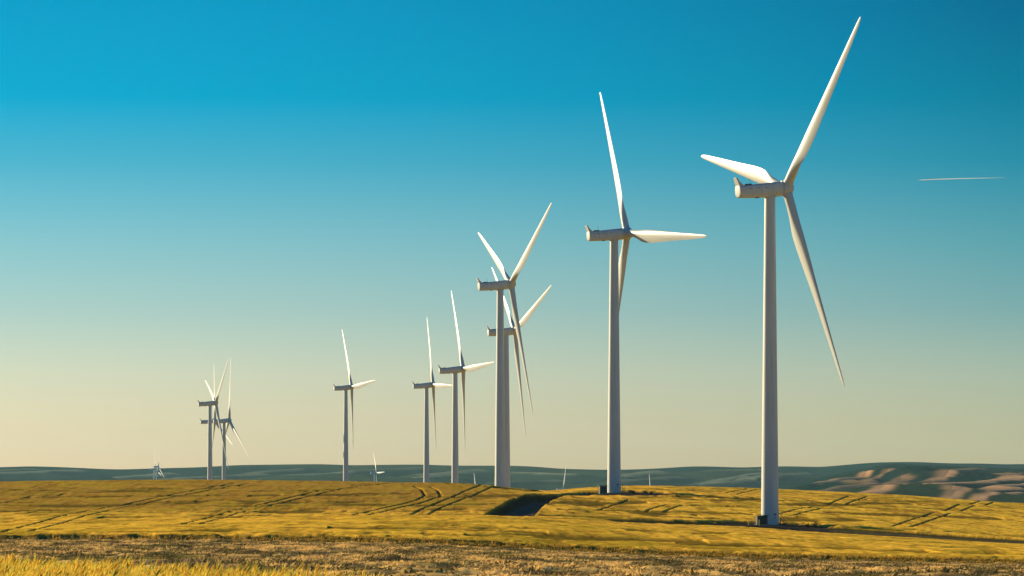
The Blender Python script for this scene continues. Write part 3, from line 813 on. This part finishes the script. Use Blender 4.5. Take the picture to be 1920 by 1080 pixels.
# ---------------------------------------------------------------- dry grass tufts on the stubble and along the crop edge
def grass(name, X_, D_, z0, h, wdt, cols, nb=7, lean=0.5):
    n = len(X_)
    a = rng.random((n, nb)) * 2 * np.pi; r = rng.random((n, nb)) * wdt[:, None]
    bx = X_[:, None] + np.cos(a) * r; by = D_[:, None] + np.sin(a) * r
    hh = h[:, None] * (0.5 + 0.7 * rng.random((n, nb)))
    lx = np.cos(a) * lean * hh * rng.random((n, nb)) + 0.22 * hh; ly = np.sin(a) * lean * hh * rng.random((n, nb))
    zz = np.broadcast_to(z0[:, None], bx.shape)
    wv_ = 0.035 + 0.05 * rng.random((n, nb)); ang = rng.random((n, nb)) * np.pi
    dx = np.cos(ang) * wv_; dy = np.sin(ang) * wv_
    p0 = np.stack([bx - dx, by - dy, zz], -1); p1 = np.stack([bx + dx, by + dy, zz], -1)
    p2 = np.stack([bx + lx * .5 + dx * .8, by + ly * .5 + dy * .8, zz + hh * .6], -1); p3 = np.stack([bx + lx, by + ly, zz + hh], -1)
    V = np.stack([p0, p1, p2, p3], 2).reshape(-1, 3)
    fa = np.arange(n * nb * 4).reshape(-1, 4)
    cl = np.repeat(cols, nb * 4, 0)
    return link(name, np_mesh(name, V, fa, 4, cl), M_tuft, None, False)
n = 90000
dd = 75 + (448 - 75) * rng.random(n) ** 0.7; xx = (rng.random(n) * 2 - 1) * (0.15 * dd + 6)
q1 = fbm(xx / 3.5, dd / 9, 12, 3); q2 = fbm(xx / 2.0 + dd / 30, dd / 12, 17, 4)
keep = (0.5 * q1 + 0.5 * q2 + 0.30 * rng.random(n)) > 0.60
dd, xx, q1, q2 = dd[keep], xx[keep], q1[keep], q2[keep]; n = len(dd)
pal = np.array([[.13, .11, .045], [.20, .16, .05], [.30, .22, .09], [.42, .29, .11], [.58, .38, .14], [.78, .52, .19]])
gi = np.clip(((q2 - .38) * 18 + rng.normal(size=n) * 1.1), 0, 5.99).astype(int)
tz = soil_z(xx, dd) + (fbm(xx / 1.5, dd / 2.4, 7, 4) - .5) * .55 + (q1 - .5) * .45 - .04
g = grass('stubble_grass', xx, dd, tz, .07 + .14 * rng.random(n) ** 2, .25 + .40 * rng.random(n), pal[gi], 8, 1.5)
tag(g, 'dry straw coloured grass tufts scattered over the brown stubble strip', 'grass', kind='stuff')
n = 6500
xx = -75 + 150 * rng.random(n) ** .45; ed1 = edge_d(xx); dd = ed1 - 1.5 + 5.5 * rng.random(n) ** 1.5
pal = np.array([[.42, .28, .04], [.20, .18, .04], [.56, .33, .05], [.55, .34, .05], [.40, .25, .06]])
g = grass('field_margin_grass', xx, dd, soil_z(xx, dd) - .05 + .35 * (dd > ed1), .15 + .42 * rng.random(n) ** 1.5, .3 + .3 * rng.random(n), pal[rng.integers(0, 5, n)], 9, .35)
tag(g, 'ragged green and straw grass along the near edge of the golden field', 'grass', kind='stuff')

# ---------------------------------------------------------------- foreground wheat
def wheat():
    n0 = 62000
    Xw = rng.random(n0) * 16 - 15.0; Dw = 43 + rng.random(n0) * 29
    # far edge of the stand: a slanting line
    lim = 63.5 + (51.0 - 63.5) * (Xw + 8.63) / (-2.35 + 8.63)
    lim = lim + 0.9 * (vnoise(Xw / 1.2, Xw * 0, 90) - .5)
    lim = lim - 3.0 * np.maximum(0, Xw + 3.1)
    k = (Dw < lim) & (Xw > -.15 * Dw - 1.2)
    Xw, Dw = Xw[k], Dw[k]; n = len(Xw)
    z0 = soil_z(Xw, Dw)
    h = 0.93 + 0.10 * rng.normal(size=n) * .6 + 0.10 * (fbm(Xw / 1.5, Dw / 1.5, 92, 2) - .5)
    h = np.where(rng.random(n) < .02, h + .14, h)
    az = 0.25 + 0.9 * rng.normal(size=n)                 # the heads nod mostly downwind, to the right
    ln = 0.10 + 0.12 * rng.random(n)
    dirx, diry = np.cos(az), np.sin(az)
    base = np.stack([Xw, Dw, z0], -1)
    top = base + np.stack([dirx * ln * .4, diry * ln * .4, h], -1)
    nod = 0.25 + 0.8 * rng.random(n)                      # tilt of the head from vertical
    hd_ = np.stack([dirx * np.sin(nod), diry * np.sin(nod), np.cos(nod)], -1)
    hl = 0.085 + 0.035 * rng.random(n)
    s1 = np.cross(hd_, rng.normal(size=(n, 3))); s1 /= np.linalg.norm(s1, axis=1)[:, None]; s2 = np.cross(hd_, s1)
    Vs = []; Fs = []; Cs = []; off = 0
    tone = (0.75 + 0.5 * rng.random(n))[:, None]
    gcol = np.array([.95, .66, .10]); scol = np.array([.62, .45, .07]); lcol = np.array([.56, .43, .06])
    gm = (rng.random(n) < .16)[:, None]
    hcol = np.where(gm, np.array([.38, .36, .07]), gcol) * tone
    # stems: two crossed thin ribbons
    for s in (0, 1):
        wv = np.array([.006, 0, 0]) if s == 0 else np.array([0, .006, 0])
        q = np.stack([base - wv, base + wv, top + wv, top - wv], 1).reshape(-1, 3)
        Vs.append(q); Fs.append(np.arange(4 * n).reshape(n, 4) + off); off += 4 * n; Cs.append(np.repeat(scol * tone, 4, 0))
    # leaf blades
    for s in range(2):
        la = rng.random(n) * 2 * np.pi; lz = 0.35 + .4 * rng.random(n); ll = .16 + .16 * rng.random(n)
        p = base + (top - base) * lz[:, None]
        e = p + np.stack([np.cos(la) * ll, np.sin(la) * ll, ll * (rng.random(n) * 1.1 - .3)], -1)
        mid = (p + e) / 2 + np.array([0, 0, .05]); wv = np.stack([-np.sin(la), np.cos(la), np.zeros(n)], -1) * .009
        q = np.stack([p, mid - wv, e, mid + wv], 1).reshape(-1, 3)
        Vs.append(q); Fs.append(np.arange(4 * n).reshape(n, 4) + off); off += 4 * n; Cs.append(np.repeat(lcol * tone * 1.2, 4, 0))
    # heads: a four sided spindle
    r = (.012 + .005 * rng.random(n))[:, None]
    rings = []
    for t, rr in ((0, .45), (.3, 1.0), (.72, .85), (1.0, .12)):
        c = top + hd_ * (hl * t)[:, None]
        rings.append(np.stack([c + s1 * r * rr, c + s2 * r * rr, c - s1 * r * rr, c - s2 * r * rr], 1))
    q = np.stack(rings, 1).reshape(-1, 3)        # n,4,4,3
    Vs.append(q)
    b_ = np.arange(n)[:, None] * 16
    fl = []
    for a in range(3):
        for i in range(4):
            fl.append(np.stack([b_[:, 0] + a * 4 + i, b_[:, 0] + a * 4 + (i + 1) % 4, b_[:, 0] + a * 4 + 4 + (i + 1) % 4, b_[:, 0] + a * 4 + 4 + i], -1))
    Fs.append(np.concatenate(fl) + off); off += 16 * n; Cs.append(np.repeat(hcol, 16, 0))
    # awns: three long thin bristles each
    for s in range(3):
        e = top + hd_ * (hl * 1.0 + .06 + .03 * rng.random(n))[:, None] + (s1 * (rng.random((n, 1)) - .5) + s2 * (rng.random((n, 1)) - .5)) * .07
        p = top + hd_ * (hl * (.3 + .25 * s))[:, None]
        wv = s1 * .0022
        q = np.stack([p - wv, p + wv, e + wv * .4, e - wv * .4], 1).reshape(-1, 3)
        Vs.append(q); Fs.append(np.arange(4 * n).reshape(n, 4) + off); off += 4 * n; Cs.append(np.repeat(hcol * 1.1, 4, 0))
    me = np_mesh('wheat', np.concatenate(Vs), np.concatenate(Fs), 4, np.clip(np.concatenate(Cs), 0, 1))
    return link('wheat', me, M_wheat, None, False)
tag(wheat(), 'ripe golden wheat ears in the left foreground', 'wheat', kind='stuff')

# ---------------------------------------------------------------- contrail, far beyond everything
def contrail():
    m, nt, b = mat_new('contrail_ice')
    tl_ = nt.nodes.new('ShaderNodeBsdfTranslucent'); tl_.inputs[0].default_value = (.95, .95, .95, 1)
    df_ = nt.nodes.new('ShaderNodeBsdfDiffuse'); df_.inputs[0].default_value = (.95, .95, .95, 1)
    tr_ = nt.nodes.new('ShaderNodeBsdfTransparent'); x1 = nt.nodes.new('ShaderNodeMixShader'); x2 = nt.nodes.new('ShaderNodeMixShader')
    x1.inputs[0].default_value = .5; nt.links.new(tl_.outputs[0], x1.inputs[1]); nt.links.new(df_.outputs[0], x1.inputs[2])
    nt.links.new(tr_.outputs[0], x2.inputs[1]); nt.links.new(x1.outputs[0], x2.inputs[2])
    nt.nodes.remove(b); nt.links.new(x2.outputs[0], nt.nodes['Material Output'].inputs[0])
    at = nt.nodes.new('ShaderNodeAttribute'); at.attribute_name = 'Col'
    nt.links.new(at.outputs['Fac'], x2.inputs[0])
    Dc = 60000.0
    pts = [(1722, 338.0, .15, .9), (1728, 337.4, 1.0, .9), (1745, 336.6, 1.0, .8), (1770, 335.6, 1.05, .62), (1800, 334.8, 1.1, .42), (1830, 334.2, 1.2, .25), (1858, 333.6, 1.3, .12), (1885, 333.0, 1.4, .03)]
    V = []; fa = []; cl = []
    for i, (px, py, wd_, al) in enumerate(pts):
        c = Vector(((px - 960) / F * Dc, Dc, (HY - py) / F * Dc))
        for k in range(10):
            a = 2 * math.pi * k / 10
            V.append((c.x, c.y + 7 * wd_ * math.cos(a), c.z + 7 * wd_ * math.sin(a))); cl.append((al,) * 3)
    for i in range(len(pts) - 1):
        for k in range(10): fa.append((i * 10 + k, i * 10 + (k + 1) % 10, i * 10 + 10 + (k + 1) % 10, i * 10 + 10 + k))
    o = link('contrail', np_mesh('contrail', np.array(V), np.array(fa), 4, np.array(cl)), m)
    tag(o, 'short thin white vapour trail in the blue sky at the right', 'contrail')
contrail()

# ---------------------------------------------------------------- haze
HAZE = 1.3e-5
bm = bmesh.new(); box(bm, 0, 7700, 3, 25600, 16500, 280)
m = bpy.data.materials.new('haze_air'); m.use_nodes = True
for n_ in list(m.node_tree.nodes):
    if n_.type != 'OUTPUT_MATERIAL': m.node_tree.nodes.remove(n_)
pv = m.node_tree.nodes.new('ShaderNodeVolumePrincipled')
pv.inputs['Color'].default_value = (.42, .80, 1.0, 1); pv.inputs['Density'].default_value = HAZE; pv.inputs['Anisotropy'].default_value = 0.2
mo = [n_ for n_ in m.node_tree.nodes if n_.type == 'OUTPUT_MATERIAL'][0]
m.node_tree.links.new(pv.outputs[0], mo.inputs['Volume'])
hz = from_bm('haze', bm, m)
tag(hz, kind='stuff')
